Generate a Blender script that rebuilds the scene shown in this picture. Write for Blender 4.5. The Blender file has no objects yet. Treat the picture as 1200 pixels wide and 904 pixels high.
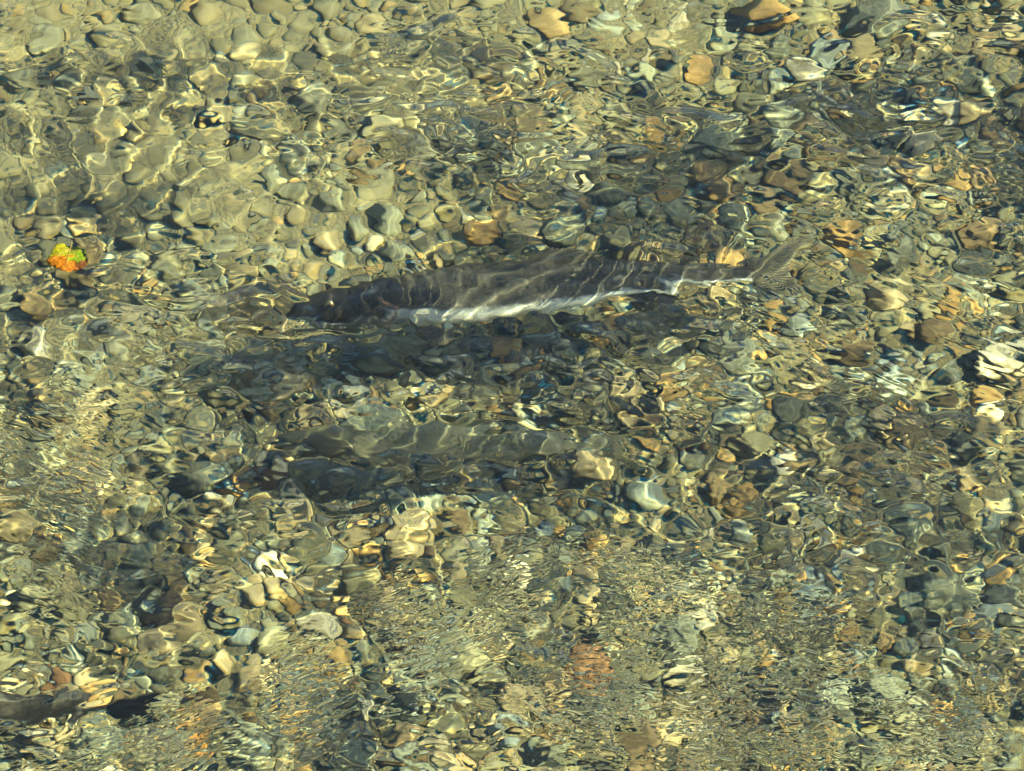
import bpy, bmesh, math, random
import numpy as np
from mathutils import Vector, Matrix

SEED = 11
rng = np.random.default_rng(SEED)
random.seed(SEED)
C = bpy.context.scene.collection
scene = bpy.context.scene
R = math.radians

# ------------------------------------------------------------------ camera
ELEV, DIST, WIDTH = R(46), 8.0, 1.42
cam_d = bpy.data.cameras.new('camera')
cam = bpy.data.objects.new('camera', cam_d)
C.objects.link(cam)
CAM = Vector((0, -DIST * math.cos(ELEV), DIST * math.sin(ELEV)))
cam.location = CAM
cam.rotation_euler = (math.pi / 2 - ELEV, 0, 0)
cam_d.sensor_width = 36
cam_d.lens = 36 * DIST / WIDTH
cam_d.clip_end = 2000
scene.camera = cam

# ------------------------------------------------------------------ world, sun, exposure
SUN_EL, SUN_AZ = R(43), R(93)          # azimuth from +Y towards +X
world = bpy.data.worlds.new('World')
scene.world = world
world.use_nodes = True
wn = world.node_tree
sky = wn.nodes.new('ShaderNodeTexSky')
sky.sky_type = 'NISHITA'
sky.sun_disc = False
sky.sun_elevation = SUN_EL
sky.sun_rotation = SUN_AZ
sky.air_density = 1.0
sky.dust_density = 2.0
wn.links.new(sky.outputs[0], wn.nodes['Background'].inputs[0])
wn.nodes['Background'].inputs[1].default_value = 0.075

sun_d = bpy.data.lights.new('sun', 'SUN')
sun_d.energy = 5.0
sun_d.angle = R(0.4)
sun_d.color = (1.0, 0.97, 0.92)
sun = bpy.data.objects.new('sun', sun_d)
C.objects.link(sun)
sdir = Vector((math.sin(SUN_AZ) * math.cos(SUN_EL), math.cos(SUN_AZ) * math.cos(SUN_EL), math.sin(SUN_EL)))
sun.rotation_euler = sdir.to_track_quat('Z', 'Y').to_euler()
sun.location = sdir * 20
try:
    sun_d.cycles.is_caustics_light = True
except Exception:
    sun_d.use_shadow_caustics = True

vs = scene.view_settings
scene.display_settings.display_device = 'sRGB'
vs.view_transform = 'Standard'
vs.look = 'None'
vs.gamma = 1.0
vs.exposure = 2.18
vs.use_curve_mapping = False

cy = scene.cycles
cy.caustics_refractive = True
cy.caustics_reflective = False
cy.max_bounces = 8
cy.diffuse_bounces = 2
cy.glossy_bounces = 2
cy.transmission_bounces = 6
cy.sample_clamp_indirect = 4.0
cy.sample_clamp_direct = 0.0
cy.blur_glossy = 0.3
cy.use_denoising = True
cy.use_adaptive_sampling = False

# ------------------------------------------------------------------ helpers
def tag(o, label=None, cat=None, group=None, kind=None):
    if label: o['label'] = label
    if cat: o['category'] = cat
    if group: o['group'] = group
    if kind: o['kind'] = kind
    return o

def link(name, data, parent=None):
    o = bpy.data.objects.new(name, data)
    C.objects.link(o)
    if parent is not None:
        o.parent = parent
    if data is not None and hasattr(o, 'cycles'):
        try:
            o.cycles.is_caustics_receiver = True
        except Exception:
            o.is_caustics_receiver = True
    return o

def mesh_np(name, verts, faces, smooth=True):
    """verts (n,3), faces (m,k) arrays -> mesh, fast."""
    verts = np.asarray(verts, np.float32)
    faces = np.asarray(faces, np.int32)
    me = bpy.data.meshes.new(name)
    m, k = faces.shape
    me.vertices.add(len(verts))
    me.vertices.foreach_set('co', verts.ravel())
    me.loops.add(m * k)
    me.loops.foreach_set('vertex_index', faces.ravel())
    me.polygons.add(m)
    me.polygons.foreach_set('loop_start', np.arange(0, m * k, k, dtype=np.int32))
    me.polygons.foreach_set('loop_total', np.full(m, k, np.int32))
    me.update(calc_edges=True)
    if smooth:
        me.polygons.foreach_set('use_smooth', np.ones(m, bool))
    return me

def grid_faces(nu, nv, wrap_v=False):
    i = np.arange(nu - 1)[:, None]
    j = np.arange(nv if wrap_v else nv - 1)[None, :]
    j2 = (j + 1) % nv
    a = i * nv + j; b = i * nv + j2; c = (i + 1) * nv + j2; d = (i + 1) * nv + j
    return np.stack([a, b, c, d], -1).reshape(-1, 4)

# pixel of the photograph (1200 x 904) -> point at height z seen through the calm water surface
N_WATER = 1.333
def at(px, py, z=0.0):
    x = (px - 600) / 1200 * 36 / cam_d.lens
    y = -(py - 452) / 1200 * 36 / cam_d.lens
    d = Vector((x, y, -1)); d.normalize()
    d = Matrix.Rotation(math.pi / 2 - ELEV, 3, 'X') @ d
    if z >= 0:
        t = (z - CAM.z) / d.z
        return CAM + d * t
    t = -CAM.z / d.z
    p = CAM + d * t
    h = Vector((d.x, d.y, 0)) / N_WATER
    dz = -math.sqrt(max(1e-6, 1 - h.length_squared))
    return p + Vector((h.x, h.y, dz)) * (z / dz)

# ---- smooth value noise made of sines (vectorised, deterministic)
def sines(X, Y, lam0, lam1, n, seed, ang=None, spread=math.pi, beta=1.0):
    """sum of n plane waves, wavelengths lam0..lam1 (m); ang = crest-normal direction; unit rms slope"""
    g = np.random.default_rng(seed)
    out = np.zeros_like(X)
    s2 = 0
    for i in range(n):
        lam = lam0 * (lam1 / lam0) ** g.random()
        th = (g.random() * 2 * math.pi) if ang is None else ang + (g.random() - 0.5) * 2 * spread
        k = 2 * math.pi / lam
        a = (lam / lam0) ** (beta - 1.0) / k
        out += a * np.sin(k * (X * math.cos(th) + Y * math.sin(th)) + g.random() * 6.2832)
        s2 += (a * k) ** 2 / 2
    return out / math.sqrt(s2)

def noise2(X, Y, scale, seed, n=14):
    return sines(X, Y, scale * 0.6, scale * 2.0, n, seed) / (scale / 6.28) * 0.8

def blob(X, Y, px, py, rx, ry, rot=0.0):
    """soft patch mask; centre and radii in photo pixels on the water surface"""
    c = at(px, py, 0.0)
    s = WIDTH / 1200
    dx = X - c.x; dy = (Y - c.y) * math.sin(ELEV)
    u = dx * math.cos(rot) + dy * math.sin(rot); v = -dx * math.sin(rot) + dy * math.cos(rot)
    q = (u / (rx * s)) ** 2 + (v / (ry * s)) ** 2
    return np.exp(-q ** 1.5)

# ------------------------------------------------------------------ materials
def new_mat(name):
    m = bpy.data.materials.new(name)
    m.use_nodes = True
    nt = m.node_tree
    return m, nt, nt.nodes, nt.links, nt.nodes['Principled BSDF']

def N(nt, t, **kw):
    n = nt.nodes.new(t)
    for k, v in kw.items():
        if k in n.inputs.keys() if hasattr(n, 'inputs') else False:
            n.inputs[k].default_value = v
        else:
            setattr(n, k, v)
    return n

def mixc(nt, fac, a, b, mode='MIX'):
    n = nt.nodes.new('ShaderNodeMix'); n.data_type = 'RGBA'; n.blend_type = mode
    for sock, v in ((n.inputs[0], fac), (n.inputs[6], a), (n.inputs[7], b)):
        if hasattr(v, 'is_linked'):
            nt.links.new(v, sock)
        elif isinstance(v, (int, float)):
            sock.default_value = v
        else:
            sock.default_value = (*v, 1)
    return n.outputs[2]

def ramp(nt, src, stops):
    n = nt.nodes.new('ShaderNodeValToRGB')
    e = n.color_ramp.elements
    while len(e) < len(stops): e.new(0.5)
    for el, (p, c) in zip(e, stops):
        el.position = p; el.color = (*c, 1) if len(c) == 3 else c
    nt.links.new(src, n.inputs[0])
    return n.outputs[0]

def math_(nt, op, a, b=0.0, clamp=False):
    n = nt.nodes.new('ShaderNodeMath'); n.operation = op; n.use_clamp = clamp
    for s, v in ((n.inputs[0], a), (n.inputs[1], b)):
        if hasattr(v, 'is_linked'): nt.links.new(v, s)
        else: s.default_value = v
    return n.outputs[0]

def silt_mask(nt):
    """fine silt settled on the far left of the bed (patchy, from world position)"""
    geo = nt.nodes.new('ShaderNodeNewGeometry')
    sep = nt.nodes.new('ShaderNodeSeparateXYZ'); nt.links.new(geo.outputs['Position'], sep.inputs[0])
    d = math_(nt, 'SUBTRACT', math_(nt, 'MULTIPLY', sep.outputs[1], 1.0), math_(nt, 'MULTIPLY', sep.outputs[0], 0.95))
    no = N(nt, 'ShaderNodeTexNoise', Scale=4.0, Detail=4.0); nt.links.new(geo.outputs['Position'], no.inputs['Vector'])
    v = math_(nt, 'ADD', d, math_(nt, 'MULTIPLY', math_(nt, 'SUBTRACT', no.outputs[0], 0.5), 0.9))
    mr = N(nt, 'ShaderNodeMapRange'); nt.links.new(v, mr.inputs[0])
    mr.inputs[1].default_value = 0.45; mr.inputs[2].default_value = 1.15
    return mr.outputs[0], geo

SILT = (0.165, 0.150, 0.092)
def stone_mat(name, dark, light, rough=0.75, veins=0.0, speck=0.5):
    m, nt, nd, lk, bs = new_mat(name)
    oi = nt.nodes.new('ShaderNodeObjectInfo')
    mask, geo = silt_mask(nt)
    rnd = math_(nt, 'FRACT', math_(nt, 'ADD', oi.outputs['Random'], geo.outputs['Random Per Island']))
    tc = nt.nodes.new('ShaderNodeTexCoord')
    off = nt.nodes.new('ShaderNodeVectorMath'); off.operation = 'ADD'
    comb = nt.nodes.new('ShaderNodeCombineXYZ')
    lk.new(math_(nt, 'MULTIPLY', rnd, 37.0), comb.inputs[0]); lk.new(math_(nt, 'MULTIPLY', rnd, 91.0), comb.inputs[1])
    lk.new(geo.outputs['Position'], off.inputs[0]); lk.new(comb.outputs[0], off.inputs[1])
    n1 = N(nt, 'ShaderNodeTexNoise', Scale=38.0, Detail=6.0, Roughness=0.62); lk.new(off.outputs[0], n1.inputs['Vector'])
    n2 = N(nt, 'ShaderNodeTexNoise', Scale=420.0, Detail=3.0, Roughness=0.6); lk.new(off.outputs[0], n2.inputs['Vector'])
    w = N(nt, 'ShaderNodeTexWave', Scale=26.0, Distortion=6.0, Detail=3.0); lk.new(off.outputs[0], w.inputs['Vector'])
    col = mixc(nt, ramp(nt, n1.outputs[0], [(0.3, (0, 0, 0)), (0.7, (1, 1, 1))]), dark, light)
    col = mixc(nt, math_(nt, 'MULTIPLY', ramp(nt, w.outputs[0], [(0.55, (0, 0, 0)), (0.95, (1, 1, 1))]), veins), col, tuple(min(.7, c * 1.9 + .05) for c in light))
    val = ramp(nt, rnd, [(0, (.62, .62, .62)), (1, (1.35, 1.35, 1.35))])
    col = mixc(nt, 1.0, col, val, 'MULTIPLY')
    sp = ramp(nt, n2.outputs[0], [(0.34, (.6, .6, .58)), (0.5, (1, 1, 1)), (0.68, (1.35, 1.33, 1.25))])
    col = mixc(nt, speck, col, mixc(nt, 1.0, col, sp, 'MULTIPLY'))
    # algae film and silt
    n3 = N(nt, 'ShaderNodeTexNoise', Scale=17.0, Detail=4.0); lk.new(off.outputs[0], n3.inputs['Vector'])
    col = mixc(nt, math_(nt, 'MULTIPLY', ramp(nt, n3.outputs[0], [(0.48, (0, 0, 0)), (0.75, (1, 1, 1))]), 0.45), col, (0.12, 0.105, 0.05))
    col = mixc(nt, math_(nt, 'MULTIPLY', mask, 0.66), col, SILT)
    lk.new(col, bs.inputs['Base Color'])
    bs.inputs['Roughness'].default_value = rough
    bs.inputs['Specular IOR Level'].default_value = 0.08
    bp = N(nt, 'ShaderNodeBump', Strength=0.35, Distance=0.004)
    lk.new(n1.outputs[0], bp.inputs['Height'])
    lk.new(bp.outputs[0], bs.inputs['Normal'])
    return m

STONES = [
    ('olive_stone',  (0.100, 0.096, 0.056), (0.277, 0.262, 0.163), 0.0),
    ('grey_stone',   (0.090, 0.098, 0.070), (0.242, 0.257, 0.189), 0.20),
    ('tan_stone',    (0.160, 0.128, 0.070), (0.401, 0.330, 0.195), 0.0),
    ('brown_stone',  (0.075, 0.058, 0.034), (0.206, 0.151, 0.083), 0.0),
    ('slate_stone',  (0.044, 0.048, 0.038), (0.120, 0.128, 0.102), 0.2),
    ('amber_stone',  (0.200, 0.125, 0.045), (0.460, 0.307, 0.124), 0.0),
    ('pale_stone',   (0.230, 0.210, 0.145), (0.440, 0.400, 0.280), 0.2),
    ('rust_stone',   (0.095, 0.056, 0.030), (0.220, 0.122, 0.060), 0.0),
    ('blue_stone',   (0.115, 0.138, 0.122), (0.277, 0.316, 0.283), 0.15),
]
SM = {n: stone_mat(n, d, l, veins=v) for n, d, l, v in STONES}
SNAMES = [s[0] for s in STONES]
SWEIGHT = np.array([0.27, 0.23, 0.18, 0.07, 0.09, 0.08, 0.045, 0.005, 0.03]); SWEIGHT /= SWEIGHT.sum()

def bed_mat():
    m, nt, nd, lk, bs = new_mat('gravel_bed')
    mask, geo = silt_mask(nt)
    n1 = N(nt, 'ShaderNodeTexVoronoi', Scale=130.0); lk.new(geo.outputs['Position'], n1.inputs['Vector'])
    n2 = N(nt, 'ShaderNodeTexNoise', Scale=22.0, Detail=6.0); lk.new(geo.outputs['Position'], n2.inputs['Vector'])
    col = mixc(nt, n2.outputs[0], (0.070, 0.066, 0.042), (0.20, 0.18, 0.11))
    g = nt.nodes.new('ShaderNodeSeparateColor'); lk.new(n1.outputs['Color'], g.inputs[0])
    col = mixc(nt, 0.5, col, mixc(nt, 1.0, col, ramp(nt, g.outputs[0], [(0, (.5, .5, .5)), (1, (1.8, 1.7, 1.5))]), 'MULTIPLY'))
    col = mixc(nt, math_(nt, 'MULTIPLY', mask, 0.85), col, SILT)
    lk.new(col, bs.inputs['Base Color'])
    bs.inputs['Roughness'].default_value = 0.9
    bs.inputs['Specular IOR Level'].default_value = 0.05
    bp = N(nt, 'ShaderNodeBump', Strength=0.8, Distance=0.006); lk.new(n1.outputs[0], bp.inputs['Height'])
    bp.invert = True
    lk.new(bp.outputs[0], bs.inputs['Normal'])
    return m

WARM_IOR, COOL_IOR = 1.3225, 1.349
WARM, COOL = (0.915, 0.875, 0.54), (0.0, 0.125, 0.38)
def water_mat():
    m = bpy.data.materials.new('clear_stream_water'); m.use_nodes = True
    nt = m.node_tree; nt.nodes.clear()
    out = nt.nodes.new('ShaderNodeOutputMaterial')
    geo = nt.nodes.new('ShaderNodeNewGeometry')
    def att(name):
        a = nt.nodes.new('ShaderNodeAttribute'); a.attribute_name = name; return a.outputs['Fac']
    def layer(scale, amp, rot, stretch, detail, mask=None, warp=0.0, rough=0.5):
        """one family of ripples: noise stretched along its crests, height in metres"""
        mp = nt.nodes.new('ShaderNodeMapping'); mp.vector_type = 'TEXTURE'
        mp.inputs['Rotation'].default_value = (0, 0, rot); mp.inputs['Scale'].default_value = (stretch, 1, 1)
        nt.links.new(geo.outputs['Position'], mp.inputs[0])
        no = N(nt, 'ShaderNodeTexNoise', Scale=scale, Detail=detail, Roughness=rough, Distortion=warp)
        no.noise_dimensions = '2D'
        nt.links.new(mp.outputs[0], no.inputs['Vector'])
        h = math_(nt, 'MULTIPLY', no.outputs[0], amp / scale)
        return math_(nt, 'MULTIPLY', h, mask) if mask is not None else h
    lay = [layer(*a) for a in RIPPLES(att)]
    h = lay[0]
    for l in lay[1:]: h = math_(nt, 'ADD', h, l)
    bp = N(nt, 'ShaderNodeBump', Strength=1.0, Distance=1.0)
    nt.links.new(h, bp.inputs['Height'])
    # two wavelength bands with slightly different refraction: real dispersion
    gl = []
    for ior, colr in ((WARM_IOR, WARM), (COOL_IOR, COOL)):
        g1 = nt.nodes.new('ShaderNodeBsdfGlass'); g1.inputs['Roughness'].default_value = 0.0
        g1.inputs['IOR'].default_value = ior; g1.inputs['Color'].default_value = (*colr, 1)
        nt.links.new(bp.outputs[0], g1.inputs['Normal'])
        gl.append(g1)
    ad = nt.nodes.new('ShaderNodeAddShader')
    nt.links.new(gl[0].outputs[0], ad.inputs[0]); nt.links.new(gl[1].outputs[0], ad.inputs[1])
    nt.links.new(ad.outputs[0], out.inputs[0])
    return m

def RIPPLES(att):
    # scale (1/m), amplitude (slope-like), crest direction, stretch, detail, mask
    return [(17, 0.115, 0.0, 1.3, 0.0, att('mid'), 0.8),
            (38, 0.060, 0.1, 1.4, 0.0, att('mid'), 0.8),
            (60, 0.09, R(-30), 2.6, 0.5, att('diagonal'), 0.5),
            (90, 0.29, 0.0, 1.8, 1.0, att('fine_level'), 0.5),
            (85, 0.30, R(25), 2.4, 1.0, att('fine_rising'), 0.5),
            (72, 0.20, R(-28), 2.4, 1.0, att('fine_falling'), 0.5)]

# ------------------------------------------------------------------ riverbed
BED_Z = -0.33
def bed_h(X, Y):
    return BED_Z + 0.012 * noise2(X, Y, 0.5, 3) + 0.006 * noise2(X, Y, 0.16, 4)

def spaced(lo, hi, step, far):
    core = np.arange(lo, hi + step / 2, step)
    out, s, p = [], step, hi
    while p < far:
        s *= 1.35; p += s; out.append(p)
    neg, s, p = [], step, lo
    while p > -far:
        s *= 1.35; p -= s; neg.append(p)
    return np.array(neg[::-1] + list(core) + out)

xs = spaced(-1.1, 1.3, 0.02, 300); ys = spaced(-1.15, 1.25, 0.02, 300)
X, Y = np.meshgrid(xs, ys, indexing='ij')
fade = np.exp(-np.maximum(0, np.maximum(np.abs(X) - 1.5, np.abs(Y) - 1.5)) / 2)
SM_ = np.clip((Y - .95 * X - .35) / .8, 0, 1)
Z = BED_Z + (bed_h(X, Y) - BED_Z + .006 * SM_ * (1 + .6 * noise2(X, Y, .2, 9))) * fade
V = np.stack([X, Y, Z], -1).reshape(-1, 3)
bed = link('riverbed', mesh_np('riverbed', V, grid_faces(len(xs), len(ys))[:, ::-1]))
bed.data.materials.append(bed_mat())
tag(bed, kind='structure')
if bed.data.polygons[0].normal.z < 0: bed.data.flip_normals()

# ------------------------------------------------------------------ stone shapes
def base_stone(seed, sub):
    g = np.random.default_rng(seed)
    bm = bmesh.new()
    bmesh.ops.create_icosphere(bm, subdivisions=sub, radius=1.0)
    v = np.array([x.co[:] for x in bm.verts]); f = np.array([[a.index for a in t.verts] for t in bm.faces])
    bm.free()
    # cut by random planes -> sub-angular faces, softened
    for i in range(g.integers(5, 9)):
        n = g.normal(size=3); n[2] *= 0.8; n /= np.linalg.norm(n)
        d = g.uniform(0.62, 0.9)
        s = v @ n - d
        v -= np.where(s > 0, s * g.uniform(0.7, 0.97), 0)[:, None] * n
    # low noise
    for k, amp in ((1.6, 0.07), (3.2, 0.035), (6.5, 0.012)):
        for i in range(4):
            w = g.normal(size=3) * k
            v *= (1 + amp * np.sin(v @ w + g.random() * 6.28))[:, None]
    v *= np.array([1.0, g.uniform(0.62, 0.92), g.uniform(0.42, 0.68)])
    v -= v.mean(0)
    v /= np.abs(v[:, :2]).max()
    return v, f

NB = 22
HI = [base_stone(100 + i, 3) for i in range(NB)]
LO = [base_stone(100 + i, 2) for i in range(NB)]
LO1 = [base_stone(100 + i, 1) for i in range(NB)]
hi_cache = {}
def hi_mesh(i, mat):
    key = (i, mat)
    if key not in hi_cache:
        me = mesh_np('stone', *HI[i]); me.materials.append(SM[mat]); hi_cache[key] = me
    return hi_cache[key]

def rot_mats(yaw, tx, ty):
    cz, sz = np.cos(yaw), np.sin(yaw)
    cx, sx = np.cos(tx), np.sin(tx); cyy, sy = np.cos(ty), np.sin(ty)
    n = len(yaw); o = np.ones(n); z = np.zeros(n)
    Rz = np.stack([cz, -sz, z, sz, cz, z, z, z, o], -1).reshape(n, 3, 3)
    Rx = np.stack([o, z, z, z, cx, -sx, z, sx, cx], -1).reshape(n, 3, 3)
    Ry = np.stack([cyy, z, sy, z, o, z, -sy, z, cyy], -1).reshape(n, 3, 3)
    return Rx @ Ry @ Rz

# the stones that stand out in the photograph: px, py, half width px, material, yaw, base shape, label
NOTABLE = [
    (1006, 56, 28, 'tan_stone', 0.05, 3, 'smooth oblong tan cobble lying among dark stones near the top right'),
    (945, 80, 25, 'pale_stone', -0.7, 5, 'pale cream angular stone beside the oblong tan cobble'),
    (1080, 162, 24, 'pale_stone', 0.4, 7, 'rounded whitish stone with a bright sunlit crown'),
    (1142, 130, 27, 'tan_stone', 0.0, 2, 'tan block stone with a rusty orange side, above the amber cobble on the right'),
    (1128, 216, 25, 'amber_stone', 0.3, 9, 'rounded amber brown cobble below the rusty block stone'),
    (995, 283, 28, 'amber_stone', -0.3, 11, 'rounded golden amber cobble right of the tail of the dark salmon'),
    (840, 163, 42, 'grey_stone', 0.0, 13, 'broad flat grey green slab behind the dark salmon'),
    (712, 222, 40, 'grey_stone', -0.12, 1, 'long grey stone with a pale upper edge behind the dark salmon'),
    (1176, 424, 36, 'pale_stone', -0.5, 4, 'large pale yellowish rock at the right edge of the view'),
    (1095, 385, 26, 'brown_stone', 0.2, 6, 'brown wedge shaped stone left of the pale rock at the edge'),
    (596, 412, 28, 'amber_stone', 0.0, 8, 'tan orange wedge stone under the belly of the dark salmon'),
    (630, 396, 15, 'blue_stone', 0.5, 10, 'small bright bluish white stone under the belly of the dark salmon'),
    (455, 412, 44, 'olive_stone', -0.1, 12, 'large olive stone lying under the head of the dark salmon'),
    (495, 180, 30, 'grey_stone', 0.0, 14, 'smooth grey green stone with a pale rim in the upper middle'),
    (735, 455, 26, 'tan_stone', 0.2, 15, 'round sunlit tan stone between the two salmon'),
    (885, 522, 28, 'olive_stone', 0.0, 16, 'rounded olive stone right of the tail of the pale salmon'),
    (935, 385, 22, 'blue_stone', -0.4, 17, 'pale bluish oval stone below the tail of the dark salmon'),
    (1003, 412, 28, 'brown_stone', 0.0, 18, 'flat brown stone right of the bluish oval stone'),
    (690, 545, 30, 'tan_stone', 0.0, 19, 'pinkish tan stone at the tail of the pale salmon'),
    (470, 615, 34, 'tan_stone', 0.6, 20, 'angular tan brown stone below the pale salmon'),
    (430, 836, 26, 'pale_stone', 0.3, 21, 'pale cream rock near the bottom left of the stream'),
    (1105, 690, 42, 'grey_stone', 0.1, 0, 'broad grey green stone in the lower right'),
    (995, 655, 34, 'pale_stone', 0.2, 13, 'pale stone glowing in the sun in the lower right'),
    (805, 790, 28, 'pale_stone', 0.0, 5, 'knobbly cream stone right of the rusty brown stone'),
    (690, 774, 29, 'rust_stone', -0.2, 1, 'rusty orange brown stone in the bottom middle'),
    (40, 148, 32, 'slate_stone', 0.0, 2, 'flat dark slate slab in the silt at the far left'),
    (150, 742, 30, 'olive_stone', 0.1, 9, 'smooth olive cobble in the lower left'),
    (185, 790, 24, 'slate_stone', 0.0, 11, 'dark greenish rounded stone in the lower left'),
    (900, 12, 42, 'amber_stone', -0.1, 1, 'long amber stone at the top edge of the view'),
    (1030, 20, 40, 'slate_stone', 0.1, 7, 'wide dark slate stone at the top right'),
    (760, 165, 22, 'amber_stone', 0.8, 16, 'orange brown stone leaning beside a white pebble behind the dark salmon'),
    (620, 150, 30, 'brown_stone', 0.2, 12, 'triangular tan brown stone in the upper middle'),
    (430, 115, 32, 'slate_stone', 0.0, 18, 'dark hollow looking stone in the upper left middle'),
    (285, 320, 30, 'tan_stone', 0.0, 15, 'golden tan stone left of the snout of the dark salmon'),
    (1180, 700, 30, 'slate_stone', 0.9, 6, 'black stone at the right edge in the lower half'),
    (230, 560, 30, 'slate_stone', 0.0, 10, 'round dark stone in the shadow left of the pale salmon'),
]
PXM = WIDTH / 1200
px_list, fixed = [], []
for (px, py, r, mat, yaw, bi, lab) in NOTABLE:
    rad = r * PXM
    p = at(px, py, BED_Z + 0.012)
    px_list.append((p.x, p.y, rad)); fixed.append((mat, yaw, bi, lab))
    o = link('cobble', hi_mesh(bi, mat))
    o.scale = (rad, rad, rad)
    o.location = (p.x, p.y, BED_Z + rad * 0.30 + 0.006)
    o.rotation_euler = (random.uniform(-.15, .15), random.uniform(-.15, .15), yaw)
    tag(o, lab, 'stone', 'cobbles that stand out on the river bed')

# ---- dart throwing for all the others
X0, X1, Y0, Y1 = -1.0, 1.25, -1.05, 1.2
cell = 0.05
gridd = {}
pts = []
def add_pt(x, y, r):
    pts.append((x, y, r))
    gridd.setdefault((int(x // cell), int(y // cell)), []).append((x, y, r))
def free(x, y, r, f):
    i, j = int(x // cell), int(y // cell)
    k = 2 if r > 0.012 else 2
    for a in range(i - k, i + k + 1):
        for b in range(j - k, j + k + 1):
            for (qx, qy, qr) in gridd.get((a, b), ()):
                if (qx - x) ** 2 + (qy - y) ** 2 < ((qr + r) * f) ** 2:
                    return False
    return True
for q in px_list: add_pt(*q)
nfix = len(pts)
rr = random.Random(5)
for (r0, r1, tries, f) in ((0.030, 0.042, 170, .80), (0.020, 0.031, 1500, .74), (0.0135, 0.020, 7000, .72), (0.0085, 0.0135, 16000, .74), (0.005, 0.0085, 22000, .80)):
    for _ in range(tries):
        x, y = rr.uniform(X0, X1), rr.uniform(Y0, Y1)
        r = rr.uniform(r0, r1)
        if free(x, y, r, f): add_pt(x, y, r)
# the gravel goes on beyond the frame
for (r0, r1, tries, f) in ((0.020, 0.034, 900, .74), (0.0135, 0.020, 3500, .72), (0.0085, 0.0135, 7000, .74)):
    for _ in range(tries):
        x, y = rr.uniform(X0 - .35, X1 + .35), rr.uniform(Y0 - .3, Y1 + .55)
        if X0 < x < X1 and Y0 < y < Y1: continue
        r = rr.uniform(r0, r1)
        if free(x, y, r, f): add_pt(x, y, r)
P = np.array(pts[nfix:])
n = len(P)
bidx = rng.integers(0, NB, n)
midx = rng.choice(len(SNAMES), n, p=SWEIGHT)
# darker, cleaner stones lie on the far right of the bed
dark_zone = np.clip((P[:, 0] - 0.05) / 0.4, 0, 1) * np.clip((P[:, 1] + 0.25) / 0.4, 0, 1)
swap = rng.random(n) < 0.38 * dark_zone
midx[swap] = rng.choice([SNAMES.index('slate_stone'), SNAMES.index('brown_stone'), SNAMES.index('slate_stone')], swap.sum())
yaw = rng.uniform(0, 6.283, n)
tx = rng.normal(0, 0.22, n); ty = rng.normal(0, 0.22, n)
RM = rot_mats(yaw, tx, ty)
zz = bed_h(P[:, 0], P[:, 1]) + P[:, 2] * rng.uniform(0.12, 0.5, n)
# largest ~260 that the picture shows: single objects; the rest one mass
inview = (np.abs(P[:, 0]) < 0.70) & (P[:, 1] > -0.62) & (P[:, 1] < 0.98)
order = np.argsort(-P[:, 2] * inview)
single = order[:290]
is_single = np.zeros(n, bool); is_single[single] = True
for i in single:
    o = link('stone', hi_mesh(int(bidx[i]), SNAMES[midx[i]]), bed)
    M4 = Matrix(RM[i].tolist()).to_4x4()
    M4 = Matrix.Translation((P[i, 0], P[i, 1], zz[i])) @ M4 @ Matrix.Scale(float(P[i, 2]), 4)
    o.matrix_world = M4
rest = np.where(~is_single)[0]
vv, ff, mm = [], [], []
base = 0
for lvl, sel in ((LO, rest[P[rest, 2] >= 0.0085]), (LO1, rest[P[rest, 2] < 0.0085])):
    for b in range(NB):
        s = sel[bidx[sel] == b]
        if not len(s): continue
        bv, bf = lvl[b]
        W = np.einsum('nij,vj->nvi', RM[s], bv) * P[s, 2][:, None, None] + np.stack([P[s, 0], P[s, 1], zz[s]], -1)[:, None, :]
        F = bf[None] + (np.arange(len(s)) * len(bv))[:, None, None] + base
        vv.append(W.reshape(-1, 3)); ff.append(F.reshape(-1, 3)); mm.append(np.repeat(midx[s], len(bf)))
        base += len(s) * len(bv)
me = mesh_np('pebbles', np.concatenate(vv), np.concatenate(ff))
for nme in SNAMES: me.materials.append(SM[nme])
me.polygons.foreach_set('material_index', np.concatenate(mm).astype(np.int32))
peb = link('pebble_gravel', me, bed)
tag(peb, kind='stuff')
print('stones', n, 'of them in the mass', n - len(single), 'single', len(single), 'tris', len(me.polygons))

# ------------------------------------------------------------------ water surface
xs = spaced(-0.80, 1.10, 0.0032, 300); ys = spaced(-0.80, 0.85, 0.0032, 300)
X, Y = np.meshgrid(xs, ys, indexing='ij')
def water_h(X, Y):
    wx = X + 0.03 * noise2(X, Y, 0.35, 21); wy = Y + 0.03 * noise2(X, Y, 0.35, 22)
    h = 0.016 * sines(wx, wy, 0.16, 0.40, 14, 31, ang=math.pi / 2, spread=1.0)
    h += 0.0325 * sines(wx, wy, 0.04, 0.08, 40, 32) * (1 + 0.18 * noise2(X, Y, 0.4, 41))
    # steeper wavelets added over two salmon to focus the sun into stripes on them
    h += 0.105 * blob(X, Y, 735, 299, 270, 34, 0.087) * sines(wx, wy, 0.024, 0.038, 14, 38, ang=R(-14), spread=0.32)
    h += 0.030 * blob(X, Y, 650, 447, 230, 32) * sines(wx, wy, 0.027, 0.045, 14, 39, ang=R(-10), spread=0.5)
    return h
fade = np.exp(-(np.maximum(0, np.maximum(np.maximum(X - 1.1, -0.8 - X), np.maximum(Y - 0.85, -0.8 - Y))) / 0.15) ** 2)
Z = np.zeros_like(X)
ix = (xs > -1.3) & (xs < 1.6); iy = (ys > -1.3) & (ys < 1.4)
sub = np.ix_(ix, iy)
Z[sub] = water_h(X[sub], Y[sub]) * fade[sub]
V = np.stack([X, Y, Z], -1).reshape(-1, 3)
wme = mesh_np('water', V, grid_faces(len(xs), len(ys))[:, ::-1])
if wme.polygons[0].normal.z < 0: wme.flip_normals()
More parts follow.
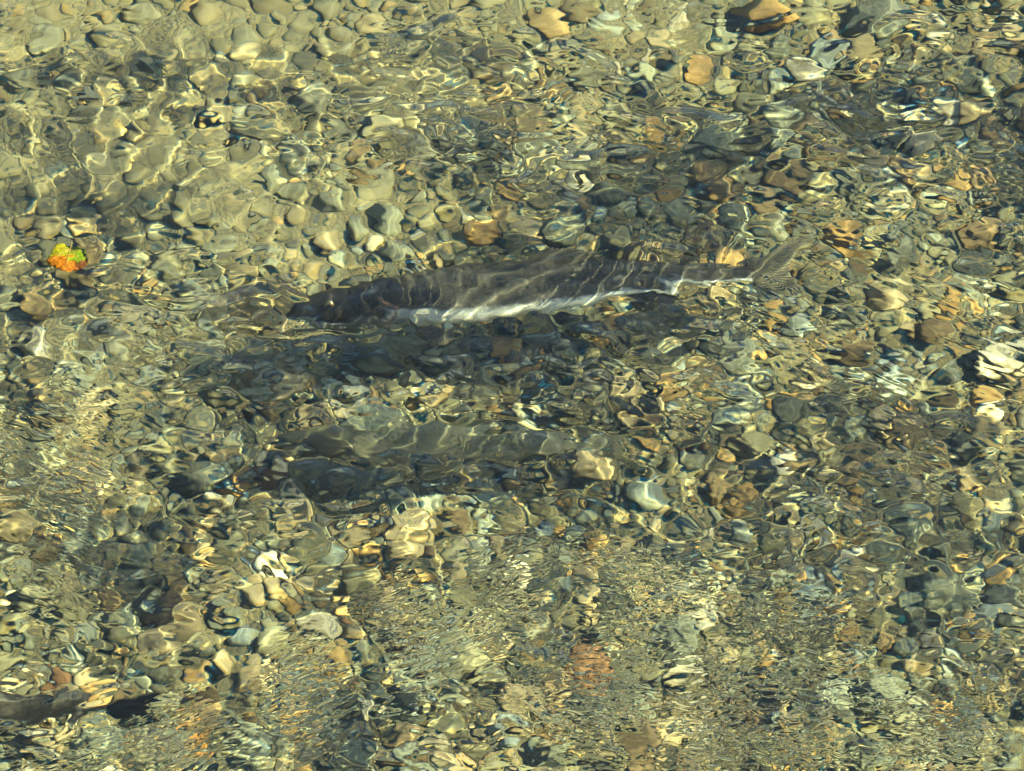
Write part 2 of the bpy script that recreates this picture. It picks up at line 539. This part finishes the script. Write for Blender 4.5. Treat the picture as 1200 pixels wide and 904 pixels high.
def patchy(m, seed, lam=0.12, k=0.6):
    return np.clip(m, 0, 1) * np.clip(1 + k * noise2(X, Y, lam, seed), 0.1, 2)
masks = {
    'mid': np.clip(1 + 0.25 * blob(X, Y, 425, 362, 90, 36) - 0.6 * blob(X, Y, 130, 130, 340, 190) + 0.35 * noise2(X, Y, 0.3, 51), 0.15, 1.5),
    'diagonal': patchy(blob(X, Y, 1010, 400, 270, 190), 43),
    'fine_level': patchy(blob(X, Y, 690, 690, 130, 52) + blob(X, Y, 760, 835, 190, 60) + blob(X, Y, 1000, 860, 190, 60) + blob(X, Y, 860, 745, 130, 50), 44),
    'fine_rising': patchy(blob(X, Y, 470, 745, 170, 55, 0.45) + blob(X, Y, 250, 870, 240, 55, 0.35), 45),
    'fine_falling': patchy(blob(X, Y, 50, 520, 110, 80, -0.5) + 0.6 * blob(X, Y, 50, 690, 100, 50), 46),
}
for k, v in masks.items():
    a = wme.attributes.new(k, 'FLOAT', 'POINT'); a.data.foreach_set('value', v.astype(np.float32).ravel())
wme.materials.append(water_mat())
water = bpy.data.objects.new('water', wme); C.objects.link(water)
tag(water, kind='structure')
try:
    water.cycles.is_caustics_caster = True
except Exception:
    water.is_caustics_caster = True
print('water tris', len(wme.polygons) * 2)

# ------------------------------------------------------------------ salmon
def interp(xs_, ys_, t):
    """smooth monotone-ish interpolation of a profile"""
    t = np.asarray(t, float)
    a = np.interp(t, xs_, ys_)
    for _ in range(2):
        a = (np.interp(np.clip(t - .012, 0, 1), xs_, ys_) + np.interp(t, xs_, ys_) * 2 + np.interp(np.clip(t + .012, 0, 1), xs_, ys_)) / 4
    return a
S_ = [0, .015, .04, .08, .13, .18, .24, .31, .40, .50, .60, .70, .80, .88, .95, 1.0]
TOP = [.004, .030, .044, .057, .070, .083, .092, .106, .116, .115, .104, .086, .063, .046, .038, .041]
BOT = [.004, .028, .042, .056, .068, .080, .084, .096, .106, .105, .094, .074, .050, .036, .032, .036]
WID = [.004, .021, .030, .038, .042, .052, .059, .064, .067, .066, .060, .049, .034, .022, .014, .009]

def fish_mat(name, back, flank, belly, blotch, line=-0.42, edge=(0.2, 0.1, 0.09), mottle=0.8):
    m, nt, nd, lk, bs = new_mat(name)
    def att(n_):
        a = nt.nodes.new('ShaderNodeAttribute'); a.attribute_name = n_; return a.outputs['Fac']
    tc = nt.nodes.new('ShaderNodeTexCoord')
    no = N(nt, 'ShaderNodeTexNoise', Scale=16.0, Detail=4.0); lk.new(tc.outputs['Object'], no.inputs['Vector'])
    v = math_(nt, 'ADD', att('ventral'), math_(nt, 'MULTIPLY', math_(nt, 'SUBTRACT', no.outputs[0], 0.5), 0.35))
    v01 = math_(nt, 'MULTIPLY_ADD', v, 0.5); nt.nodes[-1].inputs[2].default_value = 0.5
    l0 = line * .5 + .5
    col = ramp(nt, v01, [(0, belly), (l0 - .07, belly), (l0 + .09, flank), (.80, back), (1, back)])
    # blotches and spots of the back, worn mottling of the flank
    sp = N(nt, 'ShaderNodeTexVoronoi', Scale=62.0); lk.new(tc.outputs['Object'], sp.inputs['Vector'])
    spots = ramp(nt, sp.outputs['Distance'], [(.16, (1, 1, 1)), (.30, (0, 0, 0))])
    col = mixc(nt, math_(nt, 'MULTIPLY', spots, math_(nt, 'MULTIPLY', ramp(nt, v01, [(.5, (0, 0, 0)), (.8, (1, 1, 1))]), 0.7)), col, tuple(c * .35 for c in back))
    n2 = N(nt, 'ShaderNodeTexNoise', Scale=48.0, Detail=5.0, Roughness=.7, Distortion=1.2); lk.new(tc.outputs['Object'], n2.inputs['Vector'])
    col = mixc(nt, math_(nt, 'MULTIPLY', ramp(nt, n2.outputs[0], [(.50, (0, 0, 0)), (.60, (1, 1, 1))]), mottle * .75), col, mixc(nt, 1.0, col, blotch, 'MULTIPLY'))
    # head darker and plainer, rim of the gill cover flushed
    col = mixc(nt, math_(nt, 'MULTIPLY', ramp(nt, att('along'), [(.20, (1, 1, 1)), (.30, (0, 0, 0))]), .82), col, tuple(c * .42 for c in back))
    col = mixc(nt, math_(nt, 'MULTIPLY', att('rim'), .8), col, edge)
    lk.new(col, bs.inputs['Base Color'])
    bs.inputs['Roughness'].default_value = .42
    bs.inputs['Specular IOR Level'].default_value = .12
    sc = N(nt, 'ShaderNodeTexVoronoi', Scale=260.0); lk.new(tc.outputs['Object'], sc.inputs['Vector'])
    bp = N(nt, 'ShaderNodeBump', Strength=.25, Distance=.001); lk.new(sc.outputs['Distance'], bp.inputs['Height']); lk.new(bp.outputs[0], bs.inputs['Normal'])
    return m

def plain(name, c1, c2, scale=30.0, rough=.6, spec=.15):
    m, nt, nd, lk, bs = new_mat(name)
    tc = nt.nodes.new('ShaderNodeTexCoord')
    no = N(nt, 'ShaderNodeTexNoise', Scale=scale, Detail=5.0); lk.new(tc.outputs['Object'], no.inputs['Vector'])
    lk.new(mixc(nt, ramp(nt, no.outputs[0], [(.32, (0, 0, 0)), (.68, (1, 1, 1))]), c1, c2), bs.inputs['Base Color'])
    bs.inputs['Roughness'].default_value = rough
    bs.inputs['Specular IOR Level'].default_value = spec
    return m

def make_salmon(px0, py0, px1, py1, z0, z1, label, body_m, fin_m, bend=0.03, deep=1.0, fold=1.0, roll=0.0, wide=1.0, tail_m=None):
    a, b = at(px0, py0, z0), at(px1, py1, z1)
    L = (b - a).length
    root = link('salmon', None)
    root.location = (a + b) / 2
    ax = (b - a).normalized(); side = Vector((0, 0, 1)).cross(ax).normalized(); up = ax.cross(side)
    root.rotation_euler = (Matrix((ax, side, up)).transposed() @ Matrix.Rotation(roll, 3, 'X')).to_euler()
    tag(root, label, 'fish', 'salmon holding in the current')
    def spine(t):           # gentle swimming bend, growing towards the tail
        return bend * L * np.sin((np.asarray(t) - .15) * 4.6) * np.clip(t, 0, 1) ** 1.3
    def top(t): return interp(S_, TOP, t) * L * deep
    def bot(t): return interp(S_, BOT, t) * L * deep
    def wid(t): return interp(S_, WID, t) * L * wide
    ns, nr = 150, 56
    t = np.concatenate([np.linspace(0, .08, 24, endpoint=False) ** 1.0, np.linspace(.08, .30, 66, endpoint=False), np.linspace(.30, 1, 60)])
    ns = len(t)
    ang = np.arange(nr) / nr * 2 * math.pi
    T, A = np.meshgrid(t, ang, indexing='ij')
    cv, sv = np.cos(A), np.sin(A)                 # sv: up
    rad = np.where(sv > 0, top(T), bot(T))
    yy = wid(T) * np.sign(cv) * np.abs(cv) ** .92
    z_ = rad * np.sign(sv) * np.abs(sv) ** .95
    # gill cover: proud plate ending in a curved rim
    edge = .238 - .055 * (sv + .1) ** 2
    flankm = np.clip(1 - ((sv + .05) / .72) ** 2, 0, 1)
    plate = flankm * np.clip((T - .13) / .08, 0, 1) * (T < edge)
    rim = np.clip(1 - np.abs(T - edge + .006) / .010, 0, 1) * np.clip(flankm * 2, 0, 1)
    groove = np.exp(-((T - edge - .008) / .006) ** 2) * flankm
    k = 1 + .09 * plate - .07 * groove
    # mouth cleft, hooked jaw and brow
    mouth = np.exp(-((sv + .30 - .9 * (T - .05)) / .10) ** 2) * np.clip((.145 - T) / .03, 0, 1) * np.clip(np.abs(cv) * 1.6, 0, 1)
    k -= .24 * mouth
    yy = yy * k; z_ = z_ * (1 + (k - 1) * .35)
    z_ = z_ - L * .010 * np.exp(-(T / .03) ** 2)
    x_ = (T - .5) * L
    yy = yy + spine(T)
    V = np.stack([x_, yy, z_], -1).reshape(-1, 3)
    F = grid_faces(ns, nr, True)
    nv = len(V)
    V = np.concatenate([V, [[x_[0, 0] - .001 * L, yy[0].mean(), z_[0].mean()], [x_[-1, 0], yy[-1].mean(), z_[-1].mean()]]])
    j = np.arange(nr); j2 = (j + 1) % nr
    caps = np.concatenate([np.stack([np.full(nr, nv), j2, j, j], -1), np.stack([np.full(nr, nv + 1), (ns - 1) * nr + j, (ns - 1) * nr + j2, (ns - 1) * nr + j2], -1)])
    bm = bmesh.new()
    vs_ = [bm.verts.new(p) for p in V]
    for f in F: bm.faces.new([vs_[i] for i in f])
    for f in caps: bm.faces.new([vs_[i] for i in f[:3]])
    bmesh.ops.recalc_face_normals(bm, faces=bm.faces)
    me = bpy.data.meshes.new('body'); bm.to_mesh(me); bm.free()
    me.polygons.foreach_set('use_smooth', np.ones(len(me.polygons), bool))
    for nm, arr in (('ventral', sv), ('along', T), ('rim', rim)):
        at_ = me.attributes.new(nm, 'FLOAT', 'POINT')
        at_.data.foreach_set('value', np.concatenate([arr.ravel(), [0, 0]]).astype(np.float32))
    me.materials.append(body_m)
    body = link('body', me, root)
    # eyes
    for sg in (1, -1):
        te = .098
        e = link('eye', None, root)
        bmx = bmesh.new(); bmesh.ops.create_uvsphere(bmx, u_segments=20, v_segments=12, radius=.0125 * L)
        for v_ in bmx.verts: v_.co.y *= .55
        em = bpy.data.meshes.new('eye'); bmx.to_mesh(em); bmx.free()
        em.polygons.foreach_set('use_smooth', np.ones(len(em.polygons), bool)); em.materials.append(EYE)
        C.objects.unlink(e); bpy.data.objects.remove(e)
        e = link('eye', em, root)
        e.location = ((te - .5) * L, float(spine(te)) + sg * float(wid(te)) * .86, float(top(te)) * .42)
        bmx = bmesh.new(); bmesh.ops.create_uvsphere(bmx, u_segments=16, v_segments=8, radius=.0065 * L)
        for v_ in bmx.verts: v_.co.y *= .4
        pm = bpy.data.meshes.new('pupil'); bmx.to_mesh(pm); bmx.free(); pm.materials.append(PUPIL)
        p = link('pupil', pm, e); p.location = (-.001 * L, sg * .0052 * L, 0)
    # fins
    def fin(name, base, tip, rays=14, rows=9, thick=.0022, curl=0.0):
        """base, tip: functions of u in 0..1 -> 3 numbers; a membrane with raised rays"""
        nu = rays * 4 + 1
        U = np.linspace(0, 1, nu)
        B = np.array([base(u) for u in U], float); Tp = np.array([tip(u) for u in U], float)
        W = np.linspace(0, 1, rows)[:, None, None]
        G = B[None] * (1 - W) + Tp[None] * W
        n_ = np.cross(B[-1] - B[0], Tp.mean(0) - B.mean(0)); n_ = n_ / np.linalg.norm(n_)
        ripple = np.abs(np.sin(U * rays * math.pi))[None, :] * .0016 * L + curl * L * (np.linspace(0, 1, rows)[:, None] ** 2)
        frq = 1 + .05 * np.sin(U * rays * 2 * math.pi)[None, :] * np.linspace(0, 1, rows)[:, None]
        G = B[None] + (G - B[None]) * frq[..., None] + ripple[..., None] * n_
        half = (thick * L * (1 - .8 * np.linspace(0, 1, rows)))[:, None, None] * n_
        Va = np.concatenate([(G + half).reshape(-1, 3), (G - half).reshape(-1, 3)])
        f = grid_faces(rows, nu); n0 = rows * nu
        loop = np.concatenate([np.arange(nu), np.arange(1, rows) * nu + nu - 1, (rows - 1) * nu + np.arange(nu - 2, -1, -1), np.arange(rows - 2, 0, -1) * nu])
        l2 = np.roll(loop, -1)
        F_ = np.concatenate([f, f[:, ::-1] + n0, np.stack([l2, loop, loop + n0, l2 + n0], -1)])
        mf = mesh_np(name, Va, F_); mf.materials.append(fin_m)
        return link(name, mf, root)
    X_ = lambda t: (t - .5) * L
    sp = lambda t: float(spine(t))
    fin('dorsal_fin', lambda u: (X_(.50 + .14 * u), sp(.50 + .14 * u), float(top(.50 + .14 * u)) * .93),
        lambda u: (X_(.57 + .135 * u), sp(.60), float(top(.58)) * .94 + L * (.075 * fold * (1 - .68 * u))), 13)
    fin('adipose_fin', lambda u: (X_(.835 + .03 * u), sp(.85), float(top(.85)) * .92),
        lambda u: (X_(.868 + .03 * u), sp(.87), float(top(.85)) * .92 + L * (.026 - .012 * u)), 4, 6)
    fin('anal_fin', lambda u: (X_(.72 + .11 * u), sp(.72 + .11 * u), -float(bot(.72 + .11 * u)) * .93),
        lambda u: (X_(.775 + .10 * u), sp(.8), -float(bot(.75)) * .93 - L * (.062 - .04 * u)), 12)
    for sg in (1, -1):
        fin('pectoral_fin', lambda u: (X_(.245 + .012 * u), sp(.25) + sg * float(wid(.25)) * .72, -float(bot(.25)) * (.62 + .10 * u)),
            lambda u: (X_(.37 - .055 * u), sp(.3) + sg * (float(wid(.3)) * 1.15 + .025 * L), -float(bot(.3)) * (.80 + .42 * u)), 11, curl=.006)
        fin('pelvic_fin', lambda u: (X_(.55 + .018 * u), sp(.55) + sg * float(wid(.55)) * .40, -float(bot(.55)) * .88),
            lambda u: (X_(.64 - .04 * u), sp(.6) + sg * (float(wid(.6)) * .55 + .012 * L * u), -float(bot(.6)) * (1.12 + .22 * u)), 8)
    # caudal fin: shallow fork
    def tb(u): return (X_(.985 + .01 * math.sin(u * math.pi)), sp(.99), L * deep * (-.034 + .072 * u))
    def tt(u):
        q = u * 2 - 1
        return (X_(1.075 + .062 * abs(q) ** 1.5), sp(1.0) + (float(spine(1.0)) - float(spine(.93))) * 1.4, L * (.105 * q))
    tf = fin('tail_fin', tb, tt, 20, 10, thick=.004)
    if tail_m: tf.data.materials[0] = tail_m
    return root

EYE = plain('salmon_eye', (.10, .08, .04), (.05, .04, .02), 200, .3, .4)
PUPIL = plain('salmon_pupil', (.008, .008, .008), (.015, .013, .01), 60, .2, .5)
DARK = fish_mat('dark_salmon_skin', (.036, .035, .031), (.096, .094, .090), (.74, .78, .76), (2.3, 2.2, 2.1), line=-.22)
DARK_FIN = plain('dark_salmon_fin', (.036, .034, .028), (.080, .075, .060), 40)
DARK_TAIL = plain('dark_salmon_tail', (.085, .080, .062), (.20, .185, .14), 40)
PALE = fish_mat('pale_salmon_skin', (.085, .088, .066), (.140, .142, .108), (.250, .250, .200), (.62, .62, .60), line=-.12, edge=(.20, .19, .13))
PALE_FIN = plain('pale_salmon_fin', (.10, .10, .065), (.17, .165, .11), 40)
SROLL = R(-22)
make_salmon(332, 366, 880, 316, -.125, -.115, 'large dark salmon with a white belly and blackish head in the middle of the stream', DARK, DARK_FIN, bend=.018, deep=.73, wide=.78, tail_m=DARK_TAIL, roll=R(-27), fold=.6)
make_salmon(325, 516, 705, 522, -.185, -.185, 'smaller pale olive salmon fading into the bed below the dark salmon', PALE, PALE_FIN, bend=.015, deep=.72, wide=.78, roll=SROLL)
make_salmon(-400, 856, 128, 824, -.18, -.18, 'dark mottled salmon cut off by the left edge, only its tail in view', DARK, DARK_FIN, bend=.02, deep=1.15, roll=R(8))

# ------------------------------------------------------------------ leaves
def leaf_mat(name, far_l, far_r, near, dark):
    m, nt, nd, lk, bs = new_mat(name)
    tc = nt.nodes.new('ShaderNodeTexCoord')
    sep = nt.nodes.new('ShaderNodeSeparateXYZ'); lk.new(tc.outputs['Object'], sep.inputs[0])
    no = N(nt, 'ShaderNodeTexNoise', Scale=90.0, Detail=5.0); lk.new(tc.outputs['Object'], no.inputs['Vector'])
    d = math_(nt, 'MULTIPLY', math_(nt, 'SUBTRACT', no.outputs[0], .5), .060)
    u = math_(nt, 'MULTIPLY_ADD', math_(nt, 'ADD', sep.outputs[0], d), 22.0); nt.nodes[-1].inputs[2].default_value = .5
    w = math_(nt, 'MULTIPLY_ADD', math_(nt, 'ADD', sep.outputs[1], d), 26.0); nt.nodes[-1].inputs[2].default_value = .5
    far = mixc(nt, ramp(nt, u, [(.3, (0, 0, 0)), (.8, (1, 1, 1))]), far_l, far_r)
    nr_ = mixc(nt, ramp(nt, u, [(.62, (0, 0, 0)), (.85, (1, 1, 1))]), near, dark)
    col = mixc(nt, ramp(nt, w, [(.36, (1, 1, 1)), (.54, (0, 0, 0))]), far, nr_)
    n2 = N(nt, 'ShaderNodeTexNoise', Scale=260.0, Detail=4.0); lk.new(tc.outputs['Object'], n2.inputs['Vector'])
    col = mixc(nt, .6, col, mixc(nt, 1.0, col, ramp(nt, n2.outputs[0], [(.36, (.25, .2, .2)), (.60, (1.35, 1.3, 1.2))]), 'MULTIPLY'))
    lk.new(col, bs.inputs['Base Color']); bs.inputs['Roughness'].default_value = .75
    bs.inputs['Specular IOR Level'].default_value = .04
    return m

def make_leaf(label, group, loc, rot, size, mat, vein_m, lobes=5, deep=.22, dome=.16, seed=1):
    g = np.random.default_rng(seed)
    root = link('leaf', None); root.location = loc; root.rotation_euler = rot
    tag(root, label, 'leaf', group)
    na, nr = 180, 14
    th = np.arange(na) / na * 2 * math.pi
    NOTCH = .35 if deep > .3 else .04
    def outline(th):
        r = 1 - deep * (.5 + .5 * np.cos(lobes * (th + math.pi / 2) + math.pi)) 
        r = r + .085 * np.abs(np.sin(th * 8.5 + .6)) + .06 * np.abs(np.sin(th * 20.5))
        notch = np.exp(-((np.angle(np.exp(1j * (th - math.pi / 2)))) / .16) ** 2)
        return r * (1 - NOTCH * notch)
    rr_ = outline(th)
    q = np.linspace(0, 1, nr)[1:]
    T, Q = np.meshgrid(th, q, indexing='xy')
    Rr = rr_[None, :] * Q
    x = Rr * np.cos(T); y = Rr * np.sin(T)
    z = dome * (1 - Q ** 2) + .05 * np.sin(T * 3 + 1) * Q ** 2 - .05 * Q * np.abs(np.sin((T + math.pi / 2) * lobes / 2)) * 1.2 + .03 * np.sin(x * 9) * np.sin(y * 8)
    z = z - .30 * np.maximum(0, Q - .72) * (.5 + .5 * np.sin(T * 2 + .4))
    V = np.concatenate([np.stack([x, y, z], -1).reshape(-1, 3), [[0, 0, dome]]]) * size
    F = grid_faces(nr - 1, na, True)
    me = bpy.data.meshes.new('blade')
    bm = bmesh.new(); vs_ = [bm.verts.new(p) for p in V]
    for f in F: bm.faces.new([vs_[i] for i in f])
    for i in range(na): bm.faces.new([vs_[-1], vs_[i], vs_[(i + 1) % na]])
    bmesh.ops.recalc_face_normals(bm, faces=bm.faces)
    bm.to_mesh(me); bm.free()
    me.polygons.foreach_set('use_smooth', np.ones(len(me.polygons), bool))
    me.materials.append(mat)
    bl = link('blade', me, root)
    so = bl.modifiers.new('thickness', 'SOLIDIFY'); so.thickness = .012 * size; so.offset = -1
    def zat(xx, yy):
        i = np.argmin((x - xx) ** 2 + (y - yy) ** 2); return float(z.reshape(-1)[i])
    def tube(name, pts_, r0, r1):
        P_ = np.array(pts_, float); n_ = len(P_); k = 6
        ring = []
        for i in range(n_):
            d_ = P_[min(i + 1, n_ - 1)] - P_[max(i - 1, 0)]; d_ /= np.linalg.norm(d_)
            s_ = np.cross(d_, [0, 0, 1]); s_ /= (np.linalg.norm(s_) + 1e-9); u_ = np.cross(s_, d_)
            r_ = r0 + (r1 - r0) * i / (n_ - 1)
            ring.append([P_[i] + r_ * (math.cos(a_) * s_ + math.sin(a_) * u_) for a_ in np.arange(k) / k * 6.2832])
        mt = mesh_np(name, np.array(ring).reshape(-1, 3) * size, grid_faces(n_, k, True)); mt.materials.append(vein_m)
        return link(name, mt, root)
    b0 = (0, .58)
    for i in range(lobes):
        ang_ = -math.pi / 2 + (i - (lobes - 1) / 2) * 2 * math.pi / (lobes + .6)
        rad_ = float(outline(np.array([ang_]))[0]) * .9
        e_ = (rad_ * math.cos(ang_), rad_ * math.sin(ang_))
        pts_ = []
        for k_ in np.linspace(0, 1, 9):
            xx = b0[0] * (1 - k_) + e_[0] * k_; yy = b0[1] * (1 - k_) + e_[1] * k_
            pts_.append((xx, yy, zat(xx, yy) + .012))
        tube('vein', pts_, .020, .008)
    tube('leaf_stalk', [(0, .58, zat(0, .5) + .01), (.02, .78, .10), (.03, .98, .13), (0, 1.15, .18)], .022, .016)
    return root

VEIN = plain('leaf_vein', (.15, .13, .02), (.14, .075, .018), 80)
pl = at(80, 301, 0.004)
make_leaf('green and yellow autumn leaf with orange lobes floating on the water at the left', 'fallen autumn leaves',
          (pl.x, pl.y, float(water_h(np.array([[pl.x]]), np.array([[pl.y]]))[0, 0]) + .003), (R(-4), R(5), R(-6)), .0275, leaf_mat('autumn_leaf', (.125, .120, .004), (.060, .098, .003), (.165, .058, .003), (.050, .018, .004)), VEIN, deep=.13, dome=.07)
pb = at(225, 866, BED_Z + .045)
make_leaf('small orange leaf sunk among the stones near the bottom left', 'fallen autumn leaves',
          (pb.x, pb.y, BED_Z + .045), (R(12), R(-8), R(40)), .020, leaf_mat('sunken_leaf', (.32, .17, .05), (.30, .15, .04), (.34, .17, .05), (.20, .09, .03)), VEIN, lobes=5, deep=.5, dome=.2, seed=3)
